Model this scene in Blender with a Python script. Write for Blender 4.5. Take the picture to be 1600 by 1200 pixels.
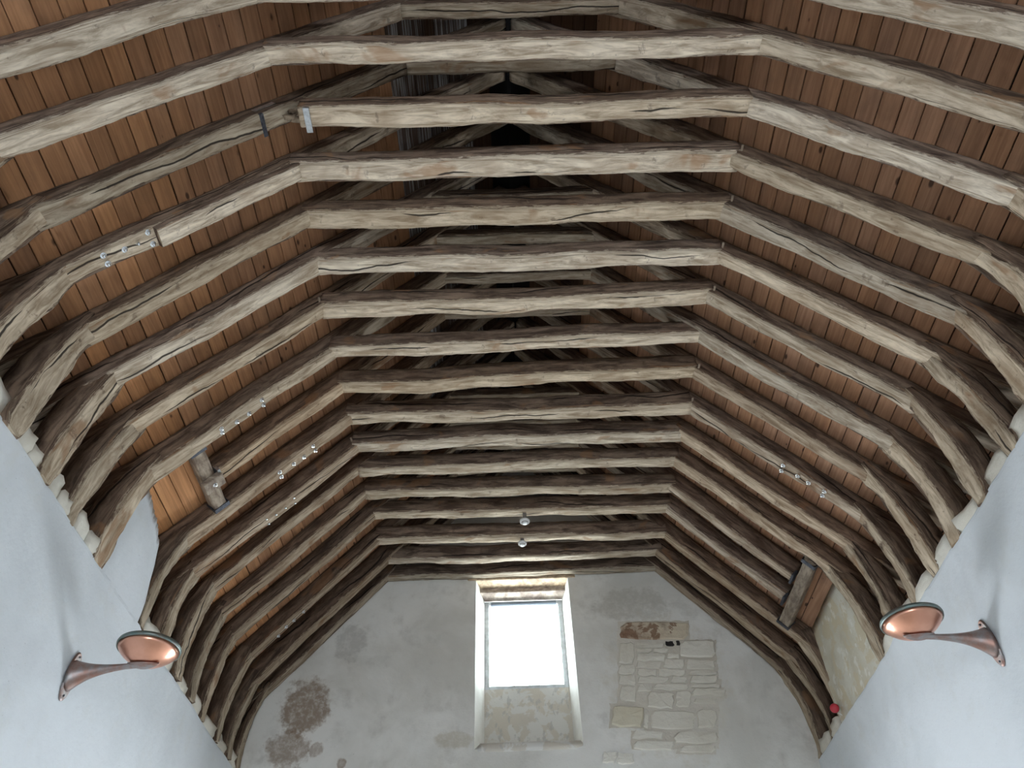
import bpy, bmesh, math, random
from mathutils import Vector, Matrix, noise

# ------------------------------------------------------------------ scene, camera, light
for o in list(bpy.data.objects):
    bpy.data.objects.remove(o)
SC = bpy.context.scene
COL = SC.collection
rnd = random.Random(11)

PITCH, YAW, ROLL, FPX = math.radians(47.963), math.radians(0.737), math.radians(-2.2536), 1180.0
cam_d = bpy.data.cameras.new('camera')
cam_d.sensor_width = 36.0
cam_d.lens = FPX / 1600.0 * 36.0
cam_d.clip_start = 0.05
cam = bpy.data.objects.new('camera', cam_d)
COL.objects.link(cam)
_F = Vector((math.sin(YAW) * math.cos(PITCH), math.cos(YAW) * math.cos(PITCH), math.sin(PITCH)))
_R = Vector((math.cos(YAW), -math.sin(YAW), 0))
_U = _R.cross(_F)
_R2 = _R * math.cos(ROLL) + _U * math.sin(ROLL)
_U2 = _U * math.cos(ROLL) - _R * math.sin(ROLL)
M = Matrix((( _R2.x, _U2.x, -_F.x, -0.152), (_R2.y, _U2.y, -_F.y, 0.0), (_R2.z, _U2.z, -_F.z, 1.6), (0, 0, 0, 1)))
cam.matrix_world = M
SC.camera = cam

SC.view_settings.view_transform = 'Standard'
SC.view_settings.look = 'None'
SC.view_settings.gamma = 1.0
SC.view_settings.use_curve_mapping = False
SC.view_settings.exposure = 0.2
SC.cycles.use_denoising = True
SC.cycles.max_bounces = 6
SC.cycles.diffuse_bounces = 4
SC.cycles.use_adaptive_sampling = True
SC.cycles.adaptive_threshold = 0.07
SC.cycles.adaptive_min_samples = 14
SC.cycles.use_light_tree = False
SC.cycles.caustics_reflective = False
SC.cycles.caustics_refractive = False

world = bpy.data.worlds.new('overcast_sky')
SC.world = world
world.use_nodes = True
wb = world.node_tree.nodes['Background']
wb.inputs[0].default_value = (0.90, 0.96, 1.0, 1)
wb.inputs[1].default_value = 19.0

def area(name, loc, direction, sx, sy, power, col=(0.86, 0.93, 1.0), portal=False):
    d = bpy.data.lights.new(name, 'AREA')
    d.shape = 'RECTANGLE'; d.size = sx; d.size_y = sy; d.energy = power; d.color = col
    o = bpy.data.objects.new(name, d)
    o.location = loc
    o.rotation_euler = Vector(direction).to_track_quat('-Z', 'Z').to_euler()
    COL.objects.link(o)
    if portal:
        d.cycles.is_portal = True
    return o

# fill lights at unseen low windows added to light the hall (sides, both ends) - all below or behind the view
FILL_WIN = [  # x, y, z centre, facing, light direction (tilted down like sky light), width, height, power
    (-3.57, -1.2, 1.75, (1, 0, 0), (1, 0, -1.5), 1.3, 2.0, 27),
    (-3.57, 3.0, 1.75, (1, 0, 0), (1, 0, -1.5), 1.3, 2.0, 27),
    (-3.57, 7.0, 1.75, (1, 0, 0), (1, 0, -1.5), 1.3, 2.0, 27),
    (3.57, -1.2, 1.75, (-1, 0, 0), (-1, 0, -1.5), 1.3, 2.0, 27),
    (3.57, 3.0, 1.75, (-1, 0, 0), (-1, 0, -1.5), 1.3, 2.0, 27),
    (3.57, 7.0, 1.75, (-1, 0, 0), (-1, 0, -1.5), 1.3, 2.0, 27),
    (0.0, -5.93, 2.2, (0, 1, 0), (0, 1, -.4), 2.6, 3.0, 480),  # near-end window, inferred from shadows along the walls
    (0.0, 9.77, 2.0, (0, -1, 0), (0, -1, -.3), 2.4, 2.6, 370),
]
for i, (x, y, z, d, ld, sx, sy, pw) in enumerate(FILL_WIN):
    area('window_fill_light', Vector((x, y, z)) + Vector(d) * .02, ld, sx * .96, sy * .96, pw)
area('daylight_gable_window', (0.02, 10.55, 7.35), (0, -1, 0), 1.25, 1.6, 10, portal=True)

# ------------------------------------------------------------------ helpers
def tag(o, label=None, cat=None, group=None, kind=None):
    if label: o['label'] = label
    if cat: o['category'] = cat
    if group: o['group'] = group
    if kind: o['kind'] = kind
    return o

def empty(name, loc=(0, 0, 0)):
    o = bpy.data.objects.new(name, None)
    o.location = loc
    o.empty_display_size = 0.1
    COL.objects.link(o)
    return o

def link_mesh(name, me, mat, parent=None, color=None):
    o = bpy.data.objects.new(name, me)
    if mat and not me.materials: me.materials.append(mat)
    COL.objects.link(o)
    if parent is not None:
        o.parent = parent
        o.matrix_parent_inverse = Matrix.Translation(-parent.location)
    if color: o.color = color
    return o

def from_bm(name, bm, mat, parent=None, color=None, smooth=False):
    me = bpy.data.meshes.new(name)
    bmesh.ops.recalc_face_normals(bm, faces=bm.faces)
    bm.to_mesh(me); bm.free()
    if smooth:
        for p in me.polygons: p.use_smooth = True
    return link_mesh(name, me, mat, parent, color)

def bm_box(bm, c, size, ax=None, jit=0.0, seed=0):
    """box with centre c; ax = 3 axis vectors"""
    ax = ax or (Vector((1, 0, 0)), Vector((0, 1, 0)), Vector((0, 0, 1)))
    r = random.Random(seed)
    vs = []
    for sx in (-1, 1):
        for sy in (-1, 1):
            for sz in (-1, 1):
                p = Vector(c) + ax[0] * sx * size[0] / 2 + ax[1] * sy * size[1] / 2 + ax[2] * sz * size[2] / 2
                if jit: p += Vector((r.uniform(-jit, jit), r.uniform(-jit, jit), r.uniform(-jit, jit)))
                vs.append(bm.verts.new(p))
    for f in ((0, 1, 3, 2), (4, 6, 7, 5), (0, 4, 5, 1), (2, 3, 7, 6), (0, 2, 6, 4), (1, 5, 7, 3)):
        bm.faces.new([vs[i] for i in f])
    return vs

def bevel_all(bm, w, seg=1):
    bmesh.ops.bevel(bm, geom=list(bm.edges), offset=w, segments=seg, affect='EDGES', profile=0.5)

def box(name, c, size, mat, parent=None, ax=None, bev=0.0, color=None, jit=0.0, seed=0):
    bm = bmesh.new()
    bm_box(bm, c, size, ax, jit, seed)
    if bev: bevel_all(bm, bev)
    return from_bm(name, bm, mat, parent, color)

def lathe(name, profile, mat, parent=None, loc=(0, 0, 0), rot=None, n=32, smooth=True, color=None):
    bm = bmesh.new()
    rot = rot or Matrix.Identity(3)
    rings = []
    for (r, z) in profile:
        if r < 1e-5:
            rings.append([bm.verts.new(rot @ Vector((0, 0, z)) + Vector(loc))])
        else:
            rings.append([bm.verts.new(rot @ Vector((r * math.cos(2 * math.pi * i / n), r * math.sin(2 * math.pi * i / n), z)) + Vector(loc)) for i in range(n)])
    for a, b in zip(rings, rings[1:]):
        if len(a) == 1 and len(b) == 1: continue
        for i in range(n):
            j = (i + 1) % n
            if len(a) == 1: bm.faces.new([a[0], b[i], b[j]])
            elif len(b) == 1: bm.faces.new([a[i], a[j], b[0]])
            else: bm.faces.new([a[i], a[j], b[j], b[i]])
    return from_bm(name, bm, mat, parent, color, smooth)

# ------------------------------------------------------------------ materials
class NT:
    def __init__(s, name):
        s.m = bpy.data.materials.new(name)
        s.m.use_nodes = True
        s.t = s.m.node_tree
        s.b = s.t.nodes['Principled BSDF']
    def n(s, typ, **kw):
        nd = s.t.nodes.new(typ)
        for k, v in kw.items(): setattr(nd, k, v)
        return nd
    def l(s, a, b): s.t.links.new(a, b)
    def put(s, sock, v):
        if hasattr(v, 'is_linked') or isinstance(v, bpy.types.NodeSocket): s.l(v, sock)
        else: sock.default_value = v
    def math(s, op, a, b=0.0, c=0.0, clamp=False):
        nd = s.n('ShaderNodeMath', operation=op, use_clamp=clamp)
        s.put(nd.inputs[0], a); s.put(nd.inputs[1], b); s.put(nd.inputs[2], c)
        return nd.outputs[0]
    def mix(s, f, a, b, mode='MIX'):
        nd = s.n('ShaderNodeMix', data_type='RGBA', blend_type=mode)
        s.put(nd.inputs[0], f); s.put(nd.inputs[6], a); s.put(nd.inputs[7], b)
        return nd.outputs[2]
    def ramp(s, f, lo, hi, a=0.0, b=1.0):
        nd = s.n('ShaderNodeMapRange', interpolation_type='SMOOTHSTEP')
        s.put(nd.inputs[0], f); s.put(nd.inputs[1], lo); s.put(nd.inputs[2], hi); s.put(nd.inputs[3], a); s.put(nd.inputs[4], b)
        return nd.outputs[0]
    def noise(s, vec, scale=5.0, detail=4.0, rough=0.55, dist=0.0):
        nd = s.n('ShaderNodeTexNoise')
        s.l(vec, nd.inputs['Vector']); nd.inputs['Scale'].default_value = scale
        nd.inputs['Detail'].default_value = detail; nd.inputs['Roughness'].default_value = rough; nd.inputs['Distortion'].default_value = dist
        return nd.outputs[0]
    def vscale(s, vec, sc, add=None):
        nd = s.n('ShaderNodeVectorMath', operation='MULTIPLY')
        s.l(vec, nd.inputs[0]); nd.inputs[1].default_value = sc
        out = nd.outputs[0]
        if add is not None:
            n2 = s.n('ShaderNodeVectorMath', operation='ADD')
            s.l(out, n2.inputs[0]); s.l(add, n2.inputs[1]); out = n2.outputs[0]
        return out
    def bump(s, h, strength, dist=0.01, prev=None):
        nd = s.n('ShaderNodeBump')
        s.l(h, nd.inputs['Height']); nd.inputs['Strength'].default_value = strength; nd.inputs['Distance'].default_value = dist
        if prev is not None: s.l(prev, nd.inputs['Normal'])
        return nd.outputs[0]

def C(r, g, b): return (r, g, b, 1)

def mat_oak():
    """hewn oak: UV u = metres along the timber, v = .21 near face, .42 underside, .63 far face"""
    t = NT('aged_oak')
    uv = t.n('ShaderNodeUVMap', uv_map='grain').outputs[0]
    oi = t.n('ShaderNodeObjectInfo')
    rnd_ = oi.outputs['Random']
    und = t.n('ShaderNodeAttribute', attribute_name='under').outputs['Fac']
    seed = t.n('ShaderNodeCombineXYZ')
    t.l(t.math('MULTIPLY', rnd_, 91.0), seed.inputs[0])
    t.l(t.math('MULTIPLY', rnd_, 37.0), seed.inputs[1])
    sd = seed.outputs[0]
    sep = t.n('ShaderNodeSeparateXYZ'); t.l(uv, sep.inputs[0])
    fib = t.noise(t.vscale(uv, (2.6, 48, 1), sd), 1.0, 4, 0.68, 0.5)
    blot = t.noise(t.vscale(uv, (1.8, 8, 1), sd), 1.0, 3, 0.62, 0.4)
    edge = t.noise(t.vscale(uv, (7.0, 16, 1), sd), 1.0, 4, 0.7, 0.3)
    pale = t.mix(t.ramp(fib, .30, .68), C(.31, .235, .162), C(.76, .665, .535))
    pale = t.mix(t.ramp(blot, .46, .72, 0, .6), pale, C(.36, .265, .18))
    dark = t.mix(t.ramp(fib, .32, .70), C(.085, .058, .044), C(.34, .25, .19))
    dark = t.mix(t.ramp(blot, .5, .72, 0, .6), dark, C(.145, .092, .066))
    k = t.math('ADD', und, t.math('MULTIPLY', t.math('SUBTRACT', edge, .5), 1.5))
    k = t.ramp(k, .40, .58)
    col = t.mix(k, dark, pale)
    # rusty worn patches
    ru = t.noise(t.vscale(uv, (2.0, 8, 1), t.vscale(sd, (2, 3, 1))), 1.0, 3, 0.6, 0.5)
    col = t.mix(t.ramp(ru, .60, .68, 0, .6), col, C(.34, .19, .10))
    # pitted specks
    col = t.mix(t.math('MULTIPLY', t.ramp(edge, .60, .68), .45), col, C(.12, .08, .06))
    # drying shakes: one long crack on the underside, one on the near face
    wand = t.noise(t.vscale(uv, (.55, 0, 0), sd), 1.0, 5, .5)
    gate = t.noise(t.vscale(uv, (.75, 0, 0), t.vscale(sd, (.6, 2, 1))), 1.0, 1, .5)
    crack = None
    for v0, amp, ph in ((.42, .16, 0.0), (.20, .12, .13)):
        c0 = t.math('ADD', v0 - amp / 2 - .04, t.math('MULTIPLY', rnd_, .08))
        ctr = t.math('ADD', c0, t.math('MULTIPLY', wand, amp))
        d = t.math('ABSOLUTE', t.math('SUBTRACT', sep.outputs[1], ctr))
        g = t.math('ABSOLUTE', t.math('SUBTRACT', gate, .42 + ph))
        w = t.ramp(g, .02, .15, .0042, -.0022)
        m = t.ramp(d, t.math('MULTIPLY', w, .45), w, 1, 0)
        m = t.math('MULTIPLY', m, t.math('GREATER_THAN', w, .0003))
        crack = m if crack is None else t.math('MAXIMUM', crack, m)
    col = t.mix(t.math('MULTIPLY', crack, .92), col, C(.020, .014, .011))
    col = t.mix(1.0, col, oi.outputs['Color'], 'MULTIPLY')
    t.l(col, t.b.inputs['Base Color'])
    t.b.inputs['Roughness'].default_value = .85
    t.b.inputs['Specular IOR Level'].default_value = .2
    h = t.math('ADD', t.math('MULTIPLY', fib, .8), t.math('MULTIPLY', edge, 1.0))
    t.l(t.bump(h, .75, .014), t.b.inputs['Normal'])
    return t.m

def mat_board():
    t = NT('pine_board')
    oi = t.n('ShaderNodeObjectInfo')
    pos = t.n('ShaderNodeTexCoord').outputs['Object']
    seed = t.n('ShaderNodeCombineXYZ')
    for i, f in enumerate((53.0, 29.0, 17.0)): t.l(t.math('MULTIPLY', oi.outputs['Random'], f), seed.inputs[i])
    sd = seed.outputs[0]
    fib = t.noise(t.vscale(pos, (34, 1.6, 1), sd), 1.0, 5, .6, .7)
    blot = t.noise(t.vscale(pos, (4, 2.2, 1), sd), 1.0, 5, .6)
    c = t.mix(t.ramp(fib, .3, .72), C(.355, .188, .108), C(.495, .278, .165))
    c = t.mix(t.ramp(blot, .48, .75, 0, .45), c, C(.24, .140, .092))
    vo = t.n('ShaderNodeTexVoronoi')
    vo.inputs['Scale'].default_value = 1.0
    t.l(t.vscale(pos, (7.0, 3.4, 0.2), sd), vo.inputs['Vector'])
    rk = t.n('ShaderNodeSeparateColor'); t.l(vo.outputs['Color'], rk.inputs[0])
    kr = t.math('MULTIPLY', rk.outputs[0], .16)
    knot = t.math('SUBTRACT', 1.0, t.ramp(t.math('DIVIDE', vo.outputs['Distance'], t.math('ADD', kr, .012)), .5, 1.1))
    c = t.mix(t.math('MULTIPLY', knot, .85), c, C(.045, .022, .015))
    c = t.mix(1.0, c, oi.outputs['Color'], 'MULTIPLY')
    streak = t.noise(t.vscale(pos, (60, 1.0, 1), t.vscale(sd, (2, 1, 1))), 1.0, 3, .6)
    c = t.mix(t.math('MULTIPLY', t.math('SUBTRACT', 1.0, oi.outputs['Alpha']), t.ramp(streak, .47, .60, .12, .95)), c, C(.50, .50, .50))
    t.l(c, t.b.inputs['Base Color'])
    t.b.inputs['Roughness'].default_value = .8
    t.b.inputs['Specular IOR Level'].default_value = .25
    t.l(t.bump(fib, .25, .004), t.b.inputs['Normal'])
    return t.m

def mat_plaster(name, base, var, stains=(), rough_scale=1.0, dirt=.25, dirtcol=C(.42, .40, .36), patch=None):
    t = NT(name)
    pos = t.n('ShaderNodeTexCoord').outputs['Object']
    big = t.noise(pos, .8, 5, .6, .4)
    mid = t.noise(pos, 3.2, 6, .62)
    fine = t.noise(pos, 38, 4, .6)
    c = t.mix(t.ramp(big, .35, .68), base, var)
    c = t.mix(t.ramp(mid, .5, .78, 0, dirt), c, dirtcol)
    sp = t.noise(pos, 60, 2, .5)
    c = t.mix(t.ramp(sp, .72, .78, 0, .5), c, C(.22, .2, .17))
    if patch:
        pn = t.noise(pos, 4.2, 6, .6, .5)
        pn2 = t.noise(t.vscale(pos, (1.3, 1, .8)), 7.5, 5, .6)
        c = t.mix(t.ramp(pn, .48, .53, 0, .85), c, patch[0])
        c = t.mix(t.ramp(pn2, .56, .62, 0, .6), c, patch[1])
    wob = t.noise(pos, 5.5, 6, .7)
    for (p, rx, rz, colr, amt) in stains:
        d = t.n('ShaderNodeVectorMath', operation='SUBTRACT')
        t.l(pos, d.inputs[0]); d.inputs[1].default_value = p
        ln = t.n('ShaderNodeVectorMath', operation='LENGTH')
        t.l(t.vscale(d.outputs[0], (1 / rx, 1 / rx, 1 / rz)), ln.inputs[0])
        v = t.math('ADD', ln.outputs['Value'], t.math('MULTIPLY', t.math('SUBTRACT', wob, .5), 1.4))
        m = t.math('MULTIPLY', t.ramp(v, .72, 1.05, 1, 0), t.ramp(t.noise(pos, 14, 5, .7), .25, .6, .35, 1.0))
        c = t.mix(t.math('MULTIPLY', m, amt), c, colr)
    t.l(c, t.b.inputs['Base Color'])
    t.b.inputs['Roughness'].default_value = .9
    t.b.inputs['Specular IOR Level'].default_value = .15
    b = t.bump(mid, .35 * rough_scale, .03)
    t.l(t.bump(fine, .2 * rough_scale, .006, b), t.b.inputs['Normal'])
    return t.m

def mat_simple(name, col, rough=.5, metal=0.0, var=None, scale=20, bump=0.0, bscale=40):
    t = NT(name)
    pos = t.n('ShaderNodeTexCoord').outputs['Object']
    if var:
        t.l(t.mix(t.ramp(t.noise(pos, scale, 5, .6), .35, .68), col, var), t.b.inputs['Base Color'])
    else:
        t.b.inputs['Base Color'].default_value = col
    t.b.inputs['Roughness'].default_value = rough
    t.b.inputs['Metallic'].default_value = metal
    if bump: t.l(t.bump(t.noise(pos, bscale, 4, .6), bump, .01), t.b.inputs['Normal'])
    return t.m

BROWN = C(.27, .19, .13)
OAK = mat_oak()
BOARD = mat_board()
WALLP = mat_plaster('limewashed_plaster', C(.76, .80, .835), C(.67, .71, .74), dirt=.22, dirtcol=C(.60, .58, .50))
GABLEP = mat_plaster('gable_plaster', C(.82, .81, .775), C(.66, .645, .60), dirt=.55, dirtcol=C(.50, .48, .44), stains=[
    ((-2.93, 9.83, 6.24), .34, .42, BROWN, .85), ((-3.05, 9.83, 5.70), .30, .28, BROWN, .75), ((-2.70, 9.83, 5.68), .10, .10, BROWN, .6),
    ((-2.35, 9.83, 5.50), .07, .07, BROWN, .7), ((-.95, 9.83, 5.75), .25, .12, C(.47, .42, .31), .5), ((-2.45, 9.83, 7.15), .25, .3, C(.36, .34, .31), .45), ((1.6, 9.83, 7.6), .6, .3, C(.42, .40, .35), .5),
    ((1.9, 9.83, 6.4), .85, 1.1, C(.66, .62, .53), .55)])
PANELP = mat_plaster('stained_plaster', C(.64, .59, .51), C(.57, .53, .47), dirt=.4, dirtcol=C(.48, .45, .40), patch=(C(.70, .69, .66), C(.46, .45, .43)))
INFILL = mat_plaster('stained_infill_plaster', C(.70, .69, .62), C(.58, .54, .43), dirt=.5, dirtcol=C(.45, .38, .26), patch=(C(.60, .53, .38), C(.78, .77, .72)))
STONE = mat_plaster('pale_limestone', C(.80, .775, .70), C(.68, .645, .56), dirt=.45, dirtcol=C(.52, .46, .37), rough_scale=2.2)
STONE_BROWN = mat_plaster('scorched_limestone', C(.66, .58, .45), C(.40, .28, .20), dirt=.7, dirtcol=C(.16, .09, .06), patch=(C(.24, .14, .09), C(.60, .52, .40)), rough_scale=3)
STONE_YELLOW = mat_plaster('ochre_limestone', C(.70, .655, .53), C(.63, .57, .43), dirt=.3, rough_scale=2)
HOLE_DARK = mat_simple('hole_shade_dark', C(.03, .026, .024), .95)
FELT = mat_simple('roof_felt', C(.012, .011, .010), .95)
COPPER = mat_simple('polished_copper', C(.80, .42, .30), .30, 1.0, C(.72, .36, .25), 5)
COPPER_OLD = mat_simple('tarnished_copper', C(.34, .20, .165), .45, 1.0, C(.36, .35, .35), 9)
PATINA = mat_simple('verdigris_rim', C(.16, .22, .21), .4, .8, C(.25, .24, .22), 14)
STEEL = mat_simple('galvanised_steel', C(.66, .68, .70), .35, .9, C(.50, .52, .54), 30)
BRIGHT = mat_simple('bright_steel', C(.86, .88, .90), .22, 1.0)
DSTEEL = mat_simple('dark_strap_steel', C(.07, .075, .09), .5, .7, C(.14, .15, .18), 30)
WHITEPL = mat_simple('white_plastic', C(.82, .83, .83), .4)
GREYPL = mat_simple('grey_plastic', C(.22, .20, .19), .5)
REDPL = mat_simple('red_plastic', C(.52, .035, .055), .35)
FRAMEM = mat_simple('grey_window_paint', C(.62, .66, .68), .6, 0, C(.48, .50, .51), 12)
SHADE = mat_simple('grey_blind_fabric', C(.20, .23, .28), .8)
FLOORM = mat_simple('pale_flagstone', C(.60, .57, .52), .8, 0, C(.46, .44, .40), 2.5, .2, 8)
GLASS = NT('window_glass')
_tr = GLASS.n('ShaderNodeBsdfTransparent'); _tr.inputs[0].default_value = C(.94, .97, .97)
_gl = GLASS.n('ShaderNodeBsdfGlossy'); _gl.inputs['Roughness'].default_value = .02
_mx = GLASS.n('ShaderNodeMixShader'); _mx.inputs[0].default_value = .05
GLASS.l(_tr.outputs[0], _mx.inputs[1]); GLASS.l(_gl.outputs[0], _mx.inputs[2])
GLASS.l(_mx.outputs[0], GLASS.t.nodes['Material Output'].inputs['Surface'])
GLASS = GLASS.m

# ------------------------------------------------------------------ roof geometry constants
A = math.radians(49.733)
SA, CA = math.sin(A), math.cos(A)
WC, ZC = 2.019, 8.1          # where rafter undersides meet the collars
OFF = 0.215                  # boards lie this far above the rafter undersides
YS = [1.639, 2.145, 2.659, 3.178, 3.688, 4.204, 4.731, 5.282, 5.81, 6.343, 6.848, 7.315, 7.812, 8.285, 8.828, 9.303, 9.755]
def roof_pt(side, s, n, y):
    """s along the slope (down from collar height), n = normal offset outwards"""
    return Vector((side * (WC + s * CA + n * SA), y, ZC - s * SA + n * CA))
def roof_axes(side):
    return Vector((side * CA, 0, -SA)), Vector((0, 1, 0)), Vector((side * SA, 0, CA))
S_RIDGE = -WC / CA

# ------------------------------------------------------------------ setting
def wall_side(name, side, ztop):
    bm = bmesh.new()
    prof = [(3.60, 0, 0), (3.60, 1.5, 1), (3.60, 3.0, 1), (3.60, 4.2, 1), (3.60, 4.8, 1), (3.60, 5.1, 1), (3.60, ztop - .05, 1.6), (3.603, ztop - .02, 2.0), (3.62, ztop, 1.6), (3.75, ztop + .01, 1), (4.1, ztop + .02, 1), (4.55, ztop, 0), (4.55, 0, 0)]
    N = 160
    y0, y1 = -6.0, 9.95
    rings = []
    for i in range(N + 1):
        y = y0 + (y1 - y0) * i / N
        ring = []
        for (x, z, w) in prof:
            dx = noise.noise(Vector((y * 1.1, z * 1.3, side * 7))) * .010 * w + noise.noise(Vector((y * 6, z * 5, side * 3))) * .004 * w * w
            dz = noise.noise(Vector((y * 5, side * 9, x))) * .010 * (w > 1.2)
            ring.append(bm.verts.new((side * (x + dx), y, z + dz)))
        rings.append(ring)
    for a, b in zip(rings, rings[1:]):
        for i in range(len(prof) - 1):
            bm.faces.new([a[i], b[i], b[i + 1], a[i + 1]])
    bm.faces.new(rings[0]); bm.faces.new(rings[-1])
    return tag(from_bm(name, bm, WALLP), kind='structure')
ZTL, ZTR = 5.40, 5.36
wall_left = wall_side('wall_left', -1, ZTL)
wall_right = wall_side('wall_right', 1, ZTR)

# plaster infills that carry the wall face up to the boards where the rafters are trimmed
RAG = [(5.2, 6.50), (5.66, 6.43), (5.8, 6.38), (6.0, 6.30), (6.12, 6.16), (6.18, 6.00), (6.24, 5.74), (6.3, 5.55)]
def infill(side, ya, yb, mat, ragged, zbase):
    bm = bmesh.new()
    N, K = 70, 10
    g = []
    for i in range(N + 1):
        y = ya + (yb - ya) * i / N
        xb = 3.622
        # board underside above this face
        ztop = ZC + (OFF - .0) / CA - (xb - WC) * SA / CA - .012
        if ragged:
            for (ya_, za_), (yb_, zb_) in zip(RAG, RAG[1:]):
                if ya_ <= y <= yb_: ztop = min(ztop, za_ + (zb_ - za_) * (y - ya_) / (yb_ - ya_))
            ztop += .05 * noise.noise(Vector((y * 16, 2, 0))) + .03 * noise.noise(Vector((y * 40, 7, 0))) - .02
        col = []
        for j in range(K + 1):
            z = zbase - .04 + (ztop - zbase + .04) * j / K
            col.append(bm.verts.new((side * (xb + .012 * noise.noise(Vector((y * 3, z * 3, 1)))), y, z)))
        col.append(bm.verts.new((side * (xb + .10), y, ztop - .11)))
        g.append(col)
    for a, b in zip(g, g[1:]):
        for j in range(len(a) - 1):
            bm.faces.new([a[j], b[j], b[j + 1], a[j + 1]])
    return from_bm('plaster_infill', bm, mat, wall_left if side < 0 else wall_right, smooth=True)
infill(-1, 5.30, 6.26, WALLP, True, ZTL)
infill(1, 7.33, 8.84, INFILL, False, ZTR)

# rubble bedded on the wall heads between the rafter feet
def rock(name, c, size, mat, parent, seed, ax=None, rough=.12, pts=14):
    r = random.Random(seed)
    bm = bmesh.new()
    bm_box(bm, (0, 0, 0), (1, 1, 1))
    bmesh.ops.subdivide_edges(bm, edges=list(bm.edges), cuts=2, use_grid_fill=True)
    for v in bm.verts:
        q = v.co * 2
        l4 = (abs(q.x) ** 11 + abs(q.y) ** 11 + abs(q.z) ** 11) ** (1 / 11)
        v.co = q / max(l4, .01) * .5 * (.75 + .25 * max(abs(q.x), abs(q.y), abs(q.z)))
    for v in bm.verts:
        nz = noise.noise_vector(v.co * 2.2 + Vector((seed * 1.7, seed * .3, 0))) * rough * 1.5
        v.co += nz + Vector((r.uniform(-1, 1), r.uniform(-1, 1), r.uniform(-1, 1))) * rough * .2
        p = Vector((v.co.x * size[0], v.co.y * size[1], v.co.z * size[2]))
        if ax: p = ax @ p
        v.co = p + Vector(c)
    return from_bm(name, bm, mat, parent, smooth=True)
for side, wl, zt in ((-1, wall_left, ZTL), (1, wall_right, ZTR)):
    for k in range(3, 16):
        if side < 0 and k in (7, 8): continue
        if side > 0 and k in (11, 12, 13): continue
        ya, yb = YS[k] + .07, YS[k + 1] - .07
        r = random.Random(k * 7 + side)
        if side < 0 and k in (4, 5, 6):
            cut = ya + (yb - ya) * r.uniform(.45, .65)
            rock('stone', (side * 3.735, (ya + cut) / 2, zt + .08), (.24, cut - ya, .20), STONE, wl, k * 3 + 1, rough=.10)
            rock('stone', (side * 3.70, (cut + yb) / 2, zt + .05), (.21, yb - cut, .14), STONE, wl, k * 3 + 2, rough=.10)
        else:
            h = r.uniform(.12, .19)
            rock('stone', (side * 3.735, (ya + yb) / 2, zt + h / 2 - .02), (.235, yb - ya + .03, h + .04), STONE, wl, k * 3 + 100 * side + 500, rough=.11)

# far (gable) wall with a tall splayed niche; the upper part of the niche is the window
YG = 9.83
NX0, NX1, NZ0, NZ1 = -.685, .70, 5.62, 8.10
YB = 10.28
BX0, BX1, BZ0 = -.575, .62, 5.88
WZ0, WZ1 = 6.61, 8.02
def gable():
    bm = bmesh.new()
    V = lambda x, y, z: bm.verts.new((x, y, z))
    def quad(*p): return bm.faces.new([V(*q) for q in p])
    x0, x1, zt = -4.6, 4.6, 11.4
    # front face around the niche
    quad((x0, YG, 0), (NX0, YG, 0), (NX0, YG, zt), (x0, YG, zt))
    quad((NX1, YG, 0), (x1, YG, 0), (x1, YG, zt), (NX1, YG, zt))
    quad((NX0, YG, 0), (NX1, YG, 0), (NX1, YG, NZ0), (NX0, YG, NZ0))
    quad((NX0, YG, NZ1), (NX1, YG, NZ1), (NX1, YG, zt), (NX0, YG, zt))
    # splayed jambs
    zs = [5.62 + (8.1 - 5.62) * i / 12 for i in range(13)]
    for (xo, xi) in ((NX0, BX0), (NX1, BX1)):
        for a, b in zip(zs, zs[1:]):
            ia = max(a, BZ0); ib = max(b, BZ0)
            quad((xo, YG, a), (xi, YB, ia if a > NZ0 else BZ0), (xi, YB, ib), (xo, YG, b))
    # sloping sill
    quad((NX0, YG, NZ0), (NX1, YG, NZ0), (BX1, YB, BZ0), (BX0, YB, BZ0))
    # outer reveal of the window and back of the wall
    for xi in (BX0, BX1):
        quad((xi, YB, WZ0), (xi, 10.6, WZ0), (xi, 10.6, WZ1 + .1), (xi, YB, WZ1 + .1))
    quad((BX0, YB, WZ0), (BX1, YB, WZ0), (BX1, 10.6, WZ0), (BX0, 10.6, WZ0))
    quad((BX0, YB, WZ1 + .1), (BX1, YB, WZ1 + .1), (BX1, 10.6, WZ1 + .1), (BX0, 10.6, WZ1 + .1))
    y = 10.6
    quad((x0, y, 0), (BX0, y, 0), (BX0, y, zt), (x0, y, zt))
    quad((BX1, y, 0), (x1, y, 0), (x1, y, zt), (BX1, y, zt))
    quad((BX0, y, 0), (BX1, y, 0), (BX1, y, WZ0), (BX0, y, WZ0))
    quad((BX0, y, WZ1 + .1), (BX1, y, WZ1 + .1), (BX1, y, zt), (BX0, y, zt))
    for x in (x0, x1): quad((x, YG, 0), (x, y, 0), (x, y, zt), (x, YG, zt))
    quad((x0, YG, zt), (x1, YG, zt), (x1, y, zt), (x0, y, zt))
    bmesh.ops.remove_doubles(bm, verts=bm.verts, dist=1e-4)
    return tag(from_bm('wall_far', bm, GABLEP), kind='structure')
wall_far = gable()
def panel_below():
    bm = bmesh.new()
    bm_box(bm, ((BX0 + BX1) / 2, YB + .06, (BZ0 + WZ0) / 2 - .02), (BX1 - BX0 + .02, .12, WZ0 - BZ0 + .04))
    return from_bm('niche_panel', bm, PANELP, wall_far)
panel_below()
# sill ledge with a rounded plaster lip
rock('sill_ledge', (.02, 9.90, 5.63), (1.36, .22, .10), PANELP, wall_far, 77, rough=.05)

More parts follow.
